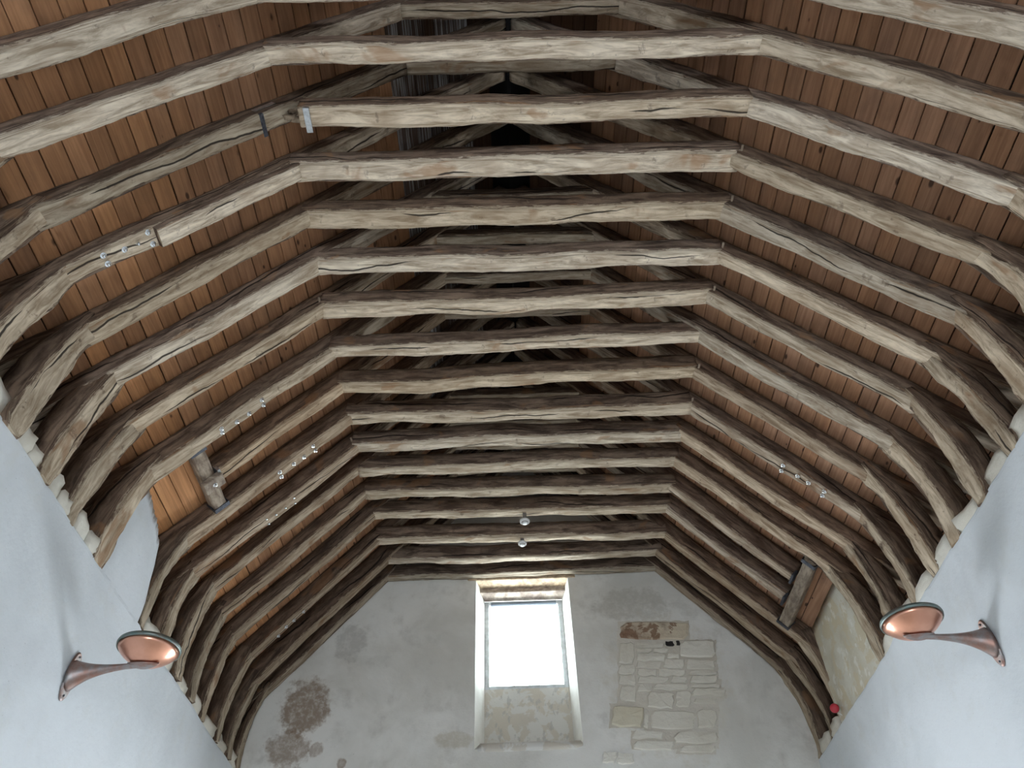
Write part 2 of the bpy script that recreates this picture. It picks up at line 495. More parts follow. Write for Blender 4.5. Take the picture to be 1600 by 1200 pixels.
# exposed rubble masonry of the blocked opening (outlines read off the wall, in metres on the wall plane)
def wall_xz(zx, zy):
    # bilinear map of the surveyed patch onto the gable plane
    u, v = zx / 1000.0, zy / 1200.0
    tl, tr, br, bl = (1.153, 7.565), (3.087, 7.495), (2.544, 5.289), (.898, 5.342)
    # projective map through a mild perspective weight
    wt = lambda a, b, t, k: (a * (1 - t) + b * k * t) / ((1 - t) + k * t)
    L = (wt(tl[0], bl[0], v, 1.176), wt(tl[1], bl[1], v, 1.176)); R = (wt(tr[0], br[0], v, 1.176), wt(tr[1], br[1], v, 1.176))
    return (L[0] + (R[0] - L[0]) * u, L[1] + (R[1] - L[1]) * u)
MORTAR = mat_plaster('old_lime_mortar', C(.62, .575, .495), C(.69, .655, .585), dirt=.5, dirtcol=C(.47, .42, .35), rough_scale=2.5)
def mortar_bed():
    out = [(120, 95), (660, 90), (665, 240), (860, 245), (875, 500), (900, 570), (945, 665), (870, 720), (880, 900), (885, 1025), (860, 1100), (560, 1100), (560, 1070), (225, 1070), (215, 915), (330, 915), (330, 895), (70, 895), (65, 730), (120, 720), (115, 400)]
    def inside(px, py):
        c = False
        for q in range(len(out)):
            (xa, ya), (xb, yb) = out[q], out[(q + 1) % len(out)]
            if (ya > py) != (yb > py) and px < (xb - xa) * (py - ya) / (yb - ya) + xa: c = not c
        return c
    bm = bmesh.new()
    vs = {}
    def vert(i, j):
        if (i, j) not in vs:
            nv = noise.noise_vector(Vector((i * .7, j * .7, 3)))
            x, z = wall_xz(i * 20 + nv.x * 12, j * 20 + nv.y * 12)
            vs[(i, j)] = bm.verts.new((x, YG - .0035 - .003 * abs(nv.z), z))
        return vs[(i, j)]
    for i in range(2, 49):
        for j in range(3, 57):
            if inside(i * 20 + 10, j * 20 + 10): bm.faces.new([vert(i, j), vert(i + 1, j), vert(i + 1, j + 1), vert(i, j + 1)])
    ret = bmesh.ops.extrude_face_region(bm, geom=list(bm.faces))
    for v in ret['geom']:
        if isinstance(v, bmesh.types.BMVert): v.co.y = YG + .01
    from_bm('mortar_bed', bm, MORTAR, wall_far)
mortar_bed()
STN = [(140,110,650,235,1),(130,265,245,420,0),(130,430,250,500,0),(130,505,255,580,0),(140,590,260,700,0),(80,740,310,890,2),(250,265,470,305,0),
 (260,310,380,338,0),(388,312,500,343,0),(260,348,480,398,0),(492,345,580,380,0),(260,408,450,455,0),(470,390,620,455,0),(270,465,415,512,0),(425,465,630,515,0),
 (270,522,500,570,0),(520,525,640,562,0),(270,580,380,630,0),(390,575,650,618,0),(350,635,540,755,0),(555,625,670,740,0),(590,250,850,372,0),(640,393,850,465,0),
 (650,475,870,507,0),(660,515,870,565,0),(670,575,890,605,0),(680,612,930,665,0),(690,680,860,722,0),(370,775,700,915,0),(715,770,860,900,0),(230,925,465,985,0),
 (318,805,350,905,0),(550,930,870,1020,0),(240,1000,540,1062,0),(590,1032,850,1090,0),(10,1085,110,1165,0),(120,1090,240,1175,0)]
for i, (a, b, c, d, kind) in enumerate(STN):
    p = [wall_xz(a, b), wall_xz(c, b), wall_xz(c, d), wall_xz(a, d)]
    r = random.Random(900 + i)
    bm = bmesh.new()
    pts = []
    for q in range(4):
        (xa, za), (xb, zb) = p[q], p[(q + 1) % 4]
        ln = math.hypot(xb - xa, zb - za)
        n = 4 if ln > .12 else 2
        for t in range(n):
            f = (t + (.28 if t == 0 else 0)) / n
            jx = min(.013, ln * .08)
            pts.append((xa + (xb - xa) * f + r.uniform(-jx, jx), za + (zb - za) * f + r.uniform(-jx, jx)))
    cx = sum(q[0] for q in pts) / len(pts); cz = sum(q[1] for q in pts) / len(pts)
    pts = [(cx + (x - cx) * 1.0, cz + (z - cz) * 1.0) for x, z in pts]
    pr = .014 + r.uniform(0, .018)
    back = [bm.verts.new((x, YG + .02, z)) for x, z in pts]
    mid = [bm.verts.new((x, YG - pr * .5, z)) for x, z in pts]
    fr = [bm.verts.new((cx + (x - cx) * .93, YG - pr - r.uniform(0, .008), cz + (z - cz) * .90)) for x, z in pts]
    n = len(pts)
    for q in range(n):
        w = (q + 1) % n
        bm.faces.new([back[q], back[w], mid[w], mid[q]]); bm.faces.new([mid[q], mid[w], fr[w], fr[q]])
    ctr = bm.verts.new((cx, YG - pr - .006, cz))
    for q in range(n): bm.faces.new([fr[q], fr[(q + 1) % n], ctr])
    o = from_bm('stone', bm, (STONE, STONE_BROWN, STONE_YELLOW)[kind], wall_far)
    if kind == 1: o['label'] = 'scorched brown lintel stone'
for (zx, zy, w, h) in ((510, 270, .11, .075), (573, 266, .05, .075)):
    x, z = wall_xz(zx, zy)
    rock('putlog_hole', (x, YG - .004, z), (w, .02, h), HOLE_DARK, wall_far, int(zx), rough=.14)  # near-black lumps paint the shade inside the small holes

# near wall, floor
o = box('wall_near', (0, -6.2, 5.5), (9.2, .4, 11.0), WALLP); tag(o, kind='structure')
o = box('floor', (0, 2.2, -.1), (9.2, 17.2, .2), FLOORM); tag(o, kind='structure')
# added low windows, unseen: frame and glazing bars around each fill light
for i, (x, y, z, d, ld, sx, sy, pw) in enumerate(FILL_WIN):
    w = empty('window_%d' % (i + 2), (x, y, z)); tag(w, kind='structure')
    dv = Vector(d); ax = (dv.cross(Vector((0, 0, 1))), dv, Vector((0, 0, 1)))
    cc = Vector((x, y, z)) + dv * .03
    for q in (-1, 1):
        box('frame_rail', cc + ax[2] * q * (sy / 2 + .04), (sx + .16, .07, .08), FRAMEM, w, ax)
        box('frame_stile', cc + ax[0] * q * (sx / 2 + .04), (.08, .07, sy), FRAMEM, w, ax)
        box('glazing_bar', cc + ax[0] * q * sx / 6, (.035, .05, sy), FRAMEM, w, ax)

# gable window
w1 = empty('window_1', ((BX0 + BX1) / 2, YB + .06, WZ0)); tag(w1, kind='structure')
WX0, WX1 = BX0 + .0, BX1 - .0
ww = WX1 - WX0; wcx = (WX0 + WX1) / 2; yf = YB + .06
for x in (WX0 + .035, WX1 - .035): box('frame_stile', (x, yf, (WZ0 + WZ1) / 2), (.07, .08, WZ1 - WZ0), FRAMEM, w1, bev=.006)
box('frame_rail', (wcx, yf, WZ1 - .03), (ww - .14, .08, .06), FRAMEM, w1, bev=.006)
box('frame_rail', (wcx, yf, WZ0 + .03), (ww - .14, .08, .06), FRAMEM, w1, bev=.006)
pw_ = (ww - .14)
for q in (1, 2): box('glazing_bar', (WX0 + .07 + pw_ * q / 3, yf, (WZ0 + WZ1) / 2), (.014, .03, WZ1 - WZ0 - .12), FRAMEM, w1)
for q in range(3):
    box('pane', (WX0 + .07 + pw_ * (q + .5) / 3, yf, (WZ0 + WZ1) / 2), (pw_ / 3 - .024, .006, WZ1 - WZ0 - .12), GLASS, w1)
bl = empty('roller_blind', (wcx, yf - .07, WZ1 - .07))
tag(bl, 'rolled-up grey roller blind at the top of the gable window', 'blind')
lathe('blind_roll', [(0, -.50), (.032, -.50), (.032, .50), (0, .50)], SHADE, bl, (wcx, yf - .075, WZ1 - .075), Matrix.Rotation(math.pi / 2, 3, 'Y'), 16)
for q in (-1, 1): box('bracket', (wcx + q * .515, yf - .065, WZ1 - .065), (.02, .06, .07), FRAMEM, bl)
# two oak lintels over the niche
L1 = box('trim_1', (.0, YG + .105, 8.165), (1.62, .23, .14), OAK, color=(1.35, 1.25, 1.1, 1), bev=.008); tag(L1, kind='structure')
L2 = box('trim_2', (.02, YG + .34, 8.10), (1.42, .26, .17), OAK, color=(.9, .9, .95, 1), bev=.008); tag(L2, kind='structure')

# ------------------------------------------------------------------ roof boards
ceil = empty('ceiling', (0, 0, 8.0)); tag(ceil, kind='structure')
for side in (-1, 1):
    ax = roof_axes(side)
    s0, s1 = S_RIDGE - .3, 4.3
    c = roof_pt(side, (s0 + s1) / 2, OFF + .06, 2.25)
    o = box('roof_underlay', c, (s1 - s0, 16.7, .03), FELT, ceil, ax)
rc = box('roof_underlay', (0, 2.25, ZC + WC * SA / CA + OFF / CA + .10), (.5, 16.7, .10), FELT, ceil)
BW = .170
bmesh_cache = {}
def board_mesh(L, var):
    key = (round(L, 2), var)
    if key in bmesh_cache: return bmesh_cache[key]
    bm = bmesh.new()
    bm_box(bm, (0, 0, .011), (BW - (.009, .007, .012)[var], L - .004, .022))
    me = bpy.data.meshes.new('board')
    bmesh.ops.bevel(bm, geom=[e for e in bm.edges if abs((e.verts[0].co - e.verts[1].co).y) > L * .5 and e.verts[0].co.z < .01], offset=.003, segments=1, affect='EDGES')
    bmesh.ops.recalc_face_normals(bm, faces=bm.faces)
    bm.to_mesh(me); bm.free(); me.materials.append(BOARD)
    bmesh_cache[key] = me
    return me
Y0B, Y1B = -.6, 9.86
for side in (-1, 1):
    ax = roof_axes(side)
    rot = Matrix((ax[0] * side, ax[1], ax[2])).transposed()
    if rot.determinant() < 0: rot = Matrix((-ax[0] * side, ax[1], ax[2])).transposed()
    nb = int((4.15 - S_RIDGE) / BW)
    for i in range(nb):
        s = S_RIDGE + .10 + BW * (i + .5)
        cuts = [Y0B] + sorted(rnd.sample([YS[2], YS[4], YS[5], YS[7], YS[8], YS[10], YS[12], YS[13]], 2)) + [Y1B]
        for ya, yb in zip(cuts, cuts[1:]):
            me = board_mesh(yb - ya, rnd.randrange(3))
            o = bpy.data.objects.new('board', me)
            p = roof_pt(side, s + rnd.uniform(-.0015, .0015), OFF + rnd.uniform(0, .004), (ya + yb) / 2)
            o.matrix_world = Matrix.Translation(p) @ rot.to_4x4()
            COL.objects.link(o)
            o.parent = ceil; o.matrix_parent_inverse = Matrix.Translation(-ceil.location)
            g = rnd.uniform(.82, 1.08); h = rnd.uniform(-.05, .07)
            grey = 1.0
            if side < 0 and s < -1.45:          # old grey-black boards with lime runs; ridge shade painted in by darkening them
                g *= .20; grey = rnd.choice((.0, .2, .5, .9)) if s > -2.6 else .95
            if side > 0 and s < -2.0: g *= .30  # red-brown boards, shade under the ridge painted into their colour
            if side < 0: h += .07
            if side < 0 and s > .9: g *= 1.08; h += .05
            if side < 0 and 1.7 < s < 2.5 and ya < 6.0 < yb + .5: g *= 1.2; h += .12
            if side > 0: h -= .02
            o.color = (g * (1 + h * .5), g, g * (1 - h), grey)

# ------------------------------------------------------------------ timbers
def sweep(name, pts, ups, b, d, parent, seed, color, under_n=1.0, N=24, e=.28, wane=.035, wob=.012, cap=True, mat=None, rough=1.0, taper=None):
    """hewn timber: pts = points along the UNDERSIDE centre line, ups = unit vectors away from the underside; b wide (along y), d deep"""
    r = random.Random(seed)
    sx = seed * 3.17 % 97
    Y = Vector((0, 1, 0))
    # resample
    step = .05
    P, Uv, Ls = [], [], []
    acc = 0
    for i in range(len(pts) - 1):
        L = (pts[i + 1] - pts[i]).length
        n = max(1, int(L / step))
        for j in range(n):
            t = j / n
            P.append(pts[i].lerp(pts[i + 1], t)); Uv.append(ups[i].lerp(ups[i + 1], t).normalized()); Ls.append(acc + L * t)
        acc += L
    P.append(pts[-1]); Uv.append(ups[-1]); Ls.append(acc)
    verts, und, uvv = [], [], []
    angs = []
    for q in range(N):
        a = 2 * math.pi * q / N + math.pi / 2 + math.pi / N      # seam at the top
        angs.append(a)
    per = .84
    for i, (p, u, l) in enumerate(zip(P, Uv, Ls)):
        lo = Vector((l * .9 + sx, sx * .37, 0))
        cy = noise.noise(lo) * wob * 1.4
        cu = noise.noise(lo + Vector((0, 19, 0))) * wob
        bb = b * (1 + .14 * noise.noise(lo * 1.3 + Vector((0, 40, 0))))
        dd = d * (1 + .10 * noise.noise(lo * 1.1 + Vector((0, 60, 0))))
        if taper:
            tt = l / acc
            fb, fd = taper(tt); bb *= fb; dd *= fd
        wn = max(0, noise.noise(Vector((l * 1.7 + sx, 3.3, 1)))) * wane * rough
        wf = max(0, noise.noise(Vector((l * 1.5 + sx, 8.3, 5)))) * wane * rough
        for q, a in enumerate(angs):
            ca, sa = math.cos(a), math.sin(a)
            x = math.copysign(abs(ca) ** e, ca) * bb / 2
            z = math.copysign(abs(sa) ** e, sa) * dd / 2
            low = max(0, -sa)
            if low > .15:
                k = min(1, low * 1.6) * min(1, abs(ca) * 1.6)
                if ca < 0: x += wn * k; z += wn * k * .8
                else: x -= wf * k; z += wf * k * .8
            n1 = noise.noise(Vector((l * 4 + sx, q * .55, sx))) * .009 * rough + noise.noise(Vector((l * 13 + sx, q * 1.1, sx + 5))) * .006 * rough
            x += n1 * ca; z += n1 * sa
            v = p + Y * (x + cy) + u * (z + dd / 2 + cu)
            verts.append(v)
            zrel = (z + dd / 2) / dd; axr = abs(x) / (bb / 2)
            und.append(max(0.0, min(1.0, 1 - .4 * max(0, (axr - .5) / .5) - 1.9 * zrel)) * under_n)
            uvv.append((l, per * (q / N)))
    faces, fuv = [], []
    R = len(P)
    for i in range(R - 1):
        for q in range(N):
            w = (q + 1) % N
            faces.append((i * N + q, i * N + w, (i + 1) * N + w, (i + 1) * N + q))
    if cap:
        c0 = len(verts); verts.append(sum(verts[:N], Vector()) / N); und.append(.4); uvv.append((0, 0))
        c1 = len(verts); verts.append(sum(verts[(R - 1) * N:R * N], Vector()) / N); und.append(.4); uvv.append((acc, 0))
        for q in range(N):
            w = (q + 1) % N
            faces.append((c0, w, q)); faces.append((c1, (R - 1) * N + q, (R - 1) * N + w))
    me = bpy.data.meshes.new(name)
    org = parent.location
    me.from_pydata([tuple(v - org) for v in verts], [], faces)
    uvl = me.uv_layers.new(name='grain')
    for poly in me.polygons:
        wrap = any(me.loops[li].vertex_index % N == N - 1 for li in poly.loop_indices) and any(me.loops[li].vertex_index % N == 0 for li in poly.loop_indices) and poly.index < (R - 1) * N
        iscap = poly.index >= (R - 1) * N
        for li in poly.loop_indices:
            vi = me.loops[li].vertex_index
            u_, v_ = uvv[vi]
            if wrap and vi % N == 0: v_ += per
            if iscap:
                co = me.vertices[vi].co
                u_, v_ = co.y * .3 + sx, (co.x + co.z) * .6
            uvl.data[li].uv = (u_ + (0 if iscap else sx), v_)
    at = me.attributes.new('under', 'FLOAT', 'POINT')
    at.data.foreach_set('value', und)
    for p_ in me.polygons: p_.use_smooth = p_.index < (R - 1) * N
    me.validate()
    fl = bmesh.new(); fl.from_mesh(me); bmesh.ops.recalc_face_normals(fl, faces=fl.faces); fl.to_mesh(me); fl.free()
    me.materials.append(mat or OAK)
    o = bpy.data.objects.new(name, me)
    COL.objects.link(o)
    o.parent = parent
    o.color = color
    return o

CLz = {1:8.102,3:8.113,4:8.135,5:8.109,6:8.073,7:8.039,8:8.055,9:8.093,10:8.063,11:8.083,12:8.125,13:8.142,14:8.12,15:8.102,16:8.117,0:8.10,2:8.065}
CRz = {1:8.071,2:8.067,3:8.107,4:8.098,5:8.077,6:8.128,7:8.143,8:8.13,9:8.073,10:8.123,11:8.115,12:8.074,13:8.105,14:8.066,15:8.108,16:8.134,0:8.1}
KL = {2:(3.465,6.557),3:(3.412,6.509),4:(3.432,6.493),5:(3.398,6.451),6:(3.443,6.443),7:(3.403,6.413),9:(3.389,6.374),10:(3.468,6.292),11:(3.492,6.479),12:(3.476,6.457),13:(3.424,6.355),14:(3.424,6.441),15:(3.394,6.342)}
KR = {2:(3.465,6.446),3:(3.403,6.423),4:(3.4,6.378),5:(3.444,6.475),6:(3.438,6.433),7:(3.442,6.44),8:(3.423,6.543),9:(3.489,6.476),10:(3.483,6.439),11:(3.358,6.434),14:(3.462,6.415),15:(3.366,6.413),16:(3.365,6.511)}
FL = {4:3.60,5:3.61,6:3.63,7:3.63,9:3.60,11:3.58,12:3.57,14:3.58,15:3.58}
FR = {4:3.57,5:3.63,6:3.61,7:3.63,8:3.63,9:3.65,11:3.62,14:3.63,15:3.63,16:3.60}
OFL = {1:.017,3:.0,4:.02,5:0,6:0,7:-.036,8:-.014,9:-.02,10:-.02,11:.04,12:.04,13:.0,14:-.01,15:-.06,16:-.006,2:.02}
OFR = {2:.0,3:-.015,4:-.03,5:0,6:.015,7:.02,8:.03,9:.02,10:.02,11:-.02,12:-.047,13:-.005,14:-.01,15:-.025,16:.03}
# timber tones: (collar, left rafter, right rafter)
P_ = lambda g, w=0.0: (g * (1 + w), g, g * (1 - w * 1.4), 1)
TONE = {0:(P_(1.15),P_(.98),P_(1.0)),1:(P_(1.2),P_(1.1),P_(.95,.02)),2:(P_(1.08,.03),P_(.62,.04),P_(1.2,-.02)),3:(P_(1.2),P_(1.0,.03),P_(.85,.04)),4:(P_(.92,.05),P_(.75,.06),P_(.82,.0)),
 5:(P_(1.15,.0),P_(1.08,.0),P_(1.0,.03)),6:(P_(1.05,.03),P_(.9,.05),P_(.85,.02)),7:(P_(1.05,.02),P_(.85,.04),P_(.82,.0)),8:(P_(.9,.06),P_(.85,.07),P_(.75,.03)),9:(P_(.95,.03),P_(.8,.04),P_(.8,.0)),
 10:(P_(1.0,.0),P_(.85,.02),P_(.9,.03)),11:(P_(.95,.02),P_(.7,.03),P_(.85,.03)),12:(P_(.9,.03),P_(.7,.03),P_(.85,.0)),13:(P_(.95,.03),P_(.65,.02),P_(.95,-.03)),14:(P_(.95,.02),P_(.65,.03),P_(.8,.03)),15:(P_(.9,.0),P_(.6,.03),P_(.7,.03)),16:(P_(.65,.0),P_(.6,.0),P_(.65,.0))}
CW = {0:.17,1:.15,2:.165,3:.185,4:.18,5:.175,6:.17,7:.155,8:.16,9:.165,10:.16,11:.15,12:.15,13:.14,14:.13,15:.12,16:.12}
CD = {1:.165,2:.17,3:.175,4:.18,5:.17,6:.175,7:.18,8:.20,9:.20,10:.19,11:.18,12:.19,13:.19,14:.2,15:.2,16:.17}
# bends of the collars: list of (fraction across, dz, dy)
BEND = {8:[(.1,-.03,0),(.25,-.055,0),(.38,-.01,0),(.6,.01,0)],10:[(.15,0,0),(.42,.05,0),(.6,0,0)],4:[(.5,-.015,0)],6:[(.35,-.02,0)],1:[(.5,.015,0)],5:[(.45,-.02,0),(.75,.015,0)],15:[(.5,-.035,0)],9:[(.4,-.02,0)],3:[(.3,-.01,0),(.7,.02,0)]}
FEAT = {0:'oak roof truss cut by the top of the view, only its pale underside showing',
 1:'first full oak truss from the top, broad whitewashed collar and ochre-flaked left rafter',
 2:'oak truss whose collar is broken at its left end beside a pale steel plate',
 3:'oak truss with a pale spliced left rafter and six bright bolts beside the splice',
 4:'oak truss with an orange-streaked collar, next below the truss with the pale bolted splice',
 5:'pale oak truss with a long crack along its left rafter, fifth full collar down',
 6:'oak truss with a gently swelling pale collar, sixth full collar down',
 7:'oak truss whose bent left post stands before the white plaster bay',
 8:'oak truss whose left rafter is cut short and hung from the timber trimmer block',
 9:'oak truss with bolted repair on both rafters, ninth full collar down',
 10:'oak truss with a humped collar and a bolted left rafter, tenth full collar down',
 11:'oak truss just before the two right rafters that are cut short',
 12:'oak truss with its right rafter cut short, the nearer of two on the right trimmer',
 13:'oak truss with its right rafter cut short, carrying the edge-on smoke detector',
 14:'oak truss carrying the round smoke detector, third from the gable wall',
 15:'dark oak truss standing second from the gable wall',
 16:'dark oak truss set against the gable wall over the bright window'}

def on_underside(side, s, y, off): return roof_pt(side, s, off, y)

def bolts(parent, side, y, off, specs, col=None):
    ax = roof_axes(side)
    rot = Matrix((ax[0], ax[1] * (1 if side > 0 else -1), -ax[2])).transposed()
    if rot.determinant() < 0: rot = Matrix((ax[0], -ax[1] * (1 if side > 0 else -1), -ax[2])).transposed()
    for (s, dy) in specs:
        p = roof_pt(side, s, off, y + dy)
        lathe('bolt', [(0, .030), (.010, .028), (.014, .022), (.014, .007), (.027, .006), (.027, -.012), (0, -.012)], BRIGHT, parent, p - parent.location * 0, rot, 10, smooth=False)

def child_fix(o, parent):   # sub-part under a part that sits at the world origin of its truss
    return o

TR = {}
for k, y in enumerate(YS):
    t = empty('roof_truss', (0, y, ZTL))
    tag(t, FEAT[k], 'roof truss', 'oak roof trusses')
    TR[k] = t
    tc, tl, tr = TONE[k]
    if k >= 8: tl, tr = [(c[0] * .93, c[1] * .88, c[2] * .85, 1) for c in (tl, tr)]
    # collar
    zl, zr = CLz[k], CRz[k]
    xl, xr = -WC - .05, WC + .05
    if k == 2: xl = -1.875
    n = 24
    pts = []
    for i in range(n + 1):
        f = i / n
        dz = 0
        b_ = [(0, 0, 0)] + BEND.get(k, []) + [(1, 0, 0)]
        for (f0, d0, _), (f1, d1, _) in zip(b_, b_[1:]):
            if f0 <= f <= f1:
                q = (f - f0) / (f1 - f0); q = q * q * (3 - 2 * q); dz = d0 + (d1 - d0) * q
        pts.append(Vector((xl + (xr - xl) * f, y, zl + (zr - zl) * f + dz)))
    ups = [Vector((0, 0, 1))] * len(pts)
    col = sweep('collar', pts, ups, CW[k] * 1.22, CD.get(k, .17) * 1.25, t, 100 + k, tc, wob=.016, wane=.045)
    # upper collar
    zu = 9.40 + rnd.uniform(-.02, .02) - (.16 if k in (1, 2) else 0)
    hw = .95 + (.02 if k < 3 else 0)
    pts = [Vector((-hw - .06 + (2 * hw + .12) * i / 8, y, zu + rnd.uniform(-.01, .01))) for i in range(9)]
    sweep('upper_collar', pts, [Vector((0, 0, 1))] * 9, .15, .15, t, 200 + k, P_(rnd.uniform(.7, .9), .03), wob=.01)
    for side, OFD, K, Fd, tone in ((-1, OFL, KL, FL, tl), (1, OFR, KR, FR, tr)):
        off = OFD.get(k, 0.0)
        zt = ZTL if side < 0 else ZTR
        cut = None
        if side < 0 and k == 8: cut = 1.70
        if side > 0 and k in (12, 13): cut = 1.86
        if side < 0 and k == 3: off = .045
        s_end = cut if cut is not None else (ZC - zt) / SA + .14
        ss = [S_RIDGE + .02 + (s_end - S_RIDGE - .02) * i / 30 for i in range(31)]
        rr = random.Random(k * 5 + side)
        sag = rr.uniform(-.012, .02)
        pts = [roof_pt(side, s, off + sag * math.sin(math.pi * max(0, min(1, s / 2.2))) + (.02 if s > 2.4 else 0), y) for s in ss]
        up = roof_axes(side)[2]
        dep = OFF - off
        rw = .185 + rr.uniform(-.012, .02) - (.035 if k > 11 else 0)
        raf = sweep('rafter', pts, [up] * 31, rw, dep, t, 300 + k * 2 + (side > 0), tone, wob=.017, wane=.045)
        if cut is not None: continue
        # ashlar post, bent, from the rafter down to the wall head
        kx, kz = K.get(k, (3.43, 6.44))
        fx = Fd.get(k, 3.61)
        sk = ((kx - WC) * CA - (kz - ZC) * SA)
        kp = roof_pt(side, sk, off, y)
        kx, kz = abs(kp.x), kp.z
        p0 = Vector((kx - .02, 0, kz + .075)); p3 = Vector((fx, 0, zt + .005))
        bulge = .03 + rr.uniform(0, .045)
        if k < 14:
            p0 = Vector((kx - .005, 0, kz + .085))
            if k < 8: fx -= .035
            p3 = Vector((fx, 0, zt - (.03 if k < 8 else -.005)))
            p1 = p0.lerp(p3, .33) + Vector((bulge * .9, 0, 0)); p2 = p0.lerp(p3, .68) + Vector((bulge * 1.3, 0, 0))
        else:
            p1 = Vector((kx + .085 + bulge * .5, 0, kz - .24)); p2 = Vector((fx + bulge + .01, 0, zt + .42))
        pts, ups = [], []
        for i in range(17):
            f = i / 16
            b0 = p0 * (1 - f) ** 3 + p1 * 3 * f * (1 - f) ** 2 + p2 * 3 * f * f * (1 - f) + p3 * f ** 3
            tn = (p1 - p0) * 3 * (1 - f) ** 2 + (p2 - p1) * 6 * f * (1 - f) + (p3 - p2) * 3 * f * f
            nx = Vector((-tn.z, 0, tn.x)).normalized()
            if nx.x < 0: nx = -nx
            pts.append(Vector((side * b0.x, y, b0.z)))
            ups.append(Vector((side * nx.x, 0, nx.z)))
        g = rr.uniform(.66, .9)
        if k >= 9: g *= .88
        if side > 0 and k in (2, 3, 4): g = 1.0
        def tap(q, k=k):
            foot = 1 - .5 * (max(0, q - .86) / .14) ** 2.5
            head = .42 + .58 * min(1, q / .42) if k < 14 else 1.0
            return (1 + .08 * math.sin(q * 3)) * (.6 + .4 * foot), (1 + .08 * math.sin(q * 3)) * head * foot
        sweep('ashlar_post', pts, ups, 0.19 + rr.uniform(-.01, .025) - (.035 if k > 11 else 0) + (.02 if k < 8 else 0), .205 + (.035 if (k < 8 and side < 0) else 0), t, 400 + k * 2 + (side > 0), P_(g, .04), under_n=.80, wob=.016, wane=.05, taper=tap, rough=2.3)

def truss_part(k, name, c, size, mat, ax=None, bev=.002, color=None):
    return box(name, c, size, mat, TR[k], ax, bev, color)

# bolted repairs
def rafter_of(k, side):
    n = 0
    for o in TR[k].children:
        if o.name.split('.')[0] == 'rafter':
            if n == (0 if side < 0 else 1): return o
            n += 1
def add_bolts(k, side, off, specs):
    raf = rafter_of(k, side)
    ax = roof_axes(side)
    rot = Vector((0, 0, 1)).rotation_difference(-ax[2]).to_matrix()
    for (s, dy) in specs:
        p = roof_pt(side, s, off, YS[k] + dy)
        o = lathe('bolt', [(0, .028), (.011, .026), (.015, .02), (.015, .006), (.026, .005), (.026, -.03), (0, -.03)], BRIGHT, None, p, rot, 10, smooth=False)
        o.parent = raf; o.matrix_parent_inverse = Matrix.Translation(-TR[k].location)
add_bolts(3, -1, .045, [(1.46, -.06), (1.455, .05), (1.568, -.01), (1.683, -.01), (1.852, -.04), (1.846, .04)])
add_bolts(7, -1, -.036, [(1.02, -.03), (1.02, .04), (1.198, .03), (1.345, .03), (1.517, -.01), (1.522, .04)])
add_bolts(9, -1, -.02, [(.593, -.04), (.579, .05), (.742, .02), (.888, .01), (1.078, -.02), (1.076, .06)])
add_bolts(10, -1, -.02, [(1.02, -.03), (1.027, .06), (1.156, .02), (1.29, .01), (1.413, -.03), (1.406, .06)])
add_bolts(9, 1, .02, [(1.317, -.05), (1.319, .04), (1.503, -.03), (1.637, -.03), (1.822, -.05), (1.819, .02)])
add_bolts(14, -1, -.01, [(1.374, 0), (1.533, 0), (1.656, -.01), (1.792, .03)])
# pale spliced-in timber on the left rafter of truss 3
ax = roof_axes(-1)
pts = [roof_pt(-1, -.06 + 1.47 * i / 12, -.02, YS[3]) for i in range(13)]
o = sweep('splice_timber', pts, [ax[2]] * 13, .172, .09, TR[3], 777, P_(1.22), wob=.004, wane=.015)
o['label'] = 'pale new oak spliced under the rafter'
# broken collar of truss 2: steel plate and strap
y2 = YS[2]
o = truss_part(2, 'steel_plate', (-1.80, y2 + .005, 8.052), (.055, .22, .008), STEEL); o['label'] = 'pale galvanised plate across the collar end'
truss_part(2, 'steel_plate', (-1.80, y2 - .098, 8.09), (.055, .008, .085), STEEL)
ax = roof_axes(-1)
truss_part(2, 'strap', roof_pt(-1, .20, .015, y2), (.04, .20, .008), DSTEEL, ax)
truss_part(2, 'strap', roof_pt(-1, .20, .075, y2 - .10), (.04, .008, .13), DSTEEL, ax)
truss_part(2, 'bracket', roof_pt(-1, .10, .11, y2 - .105), (.22, .012, .05), STEEL, ax)
for i in range(4):
    s = rnd.uniform(.0, .06)
    rock('splintered_end', (-1.90 - .03 * i, y2 + rnd.uniform(-.05, .05), 8.10 + rnd.uniform(0, .08)), (.10, .04, .04), OAK, TR[2], 60 + i, rough=.2).color = P_(.7, .08)
# oak pegs
for (k, side) in ((4, 1), (5, 1), (3, 1), (6, 1), (6, -1), (9, 1), (8, 1), (10, -1)):
    p = roof_pt(side, .02, .06, YS[k] - .10)
    lathe('peg', [(0, -.05), (.011, -.05), (.012, .05), (0, .05)], OAK, TR[k], p, Matrix.Rotation(math.pi / 2, 3, 'X'), 8, smooth=False, color=P_(1.0, .03))

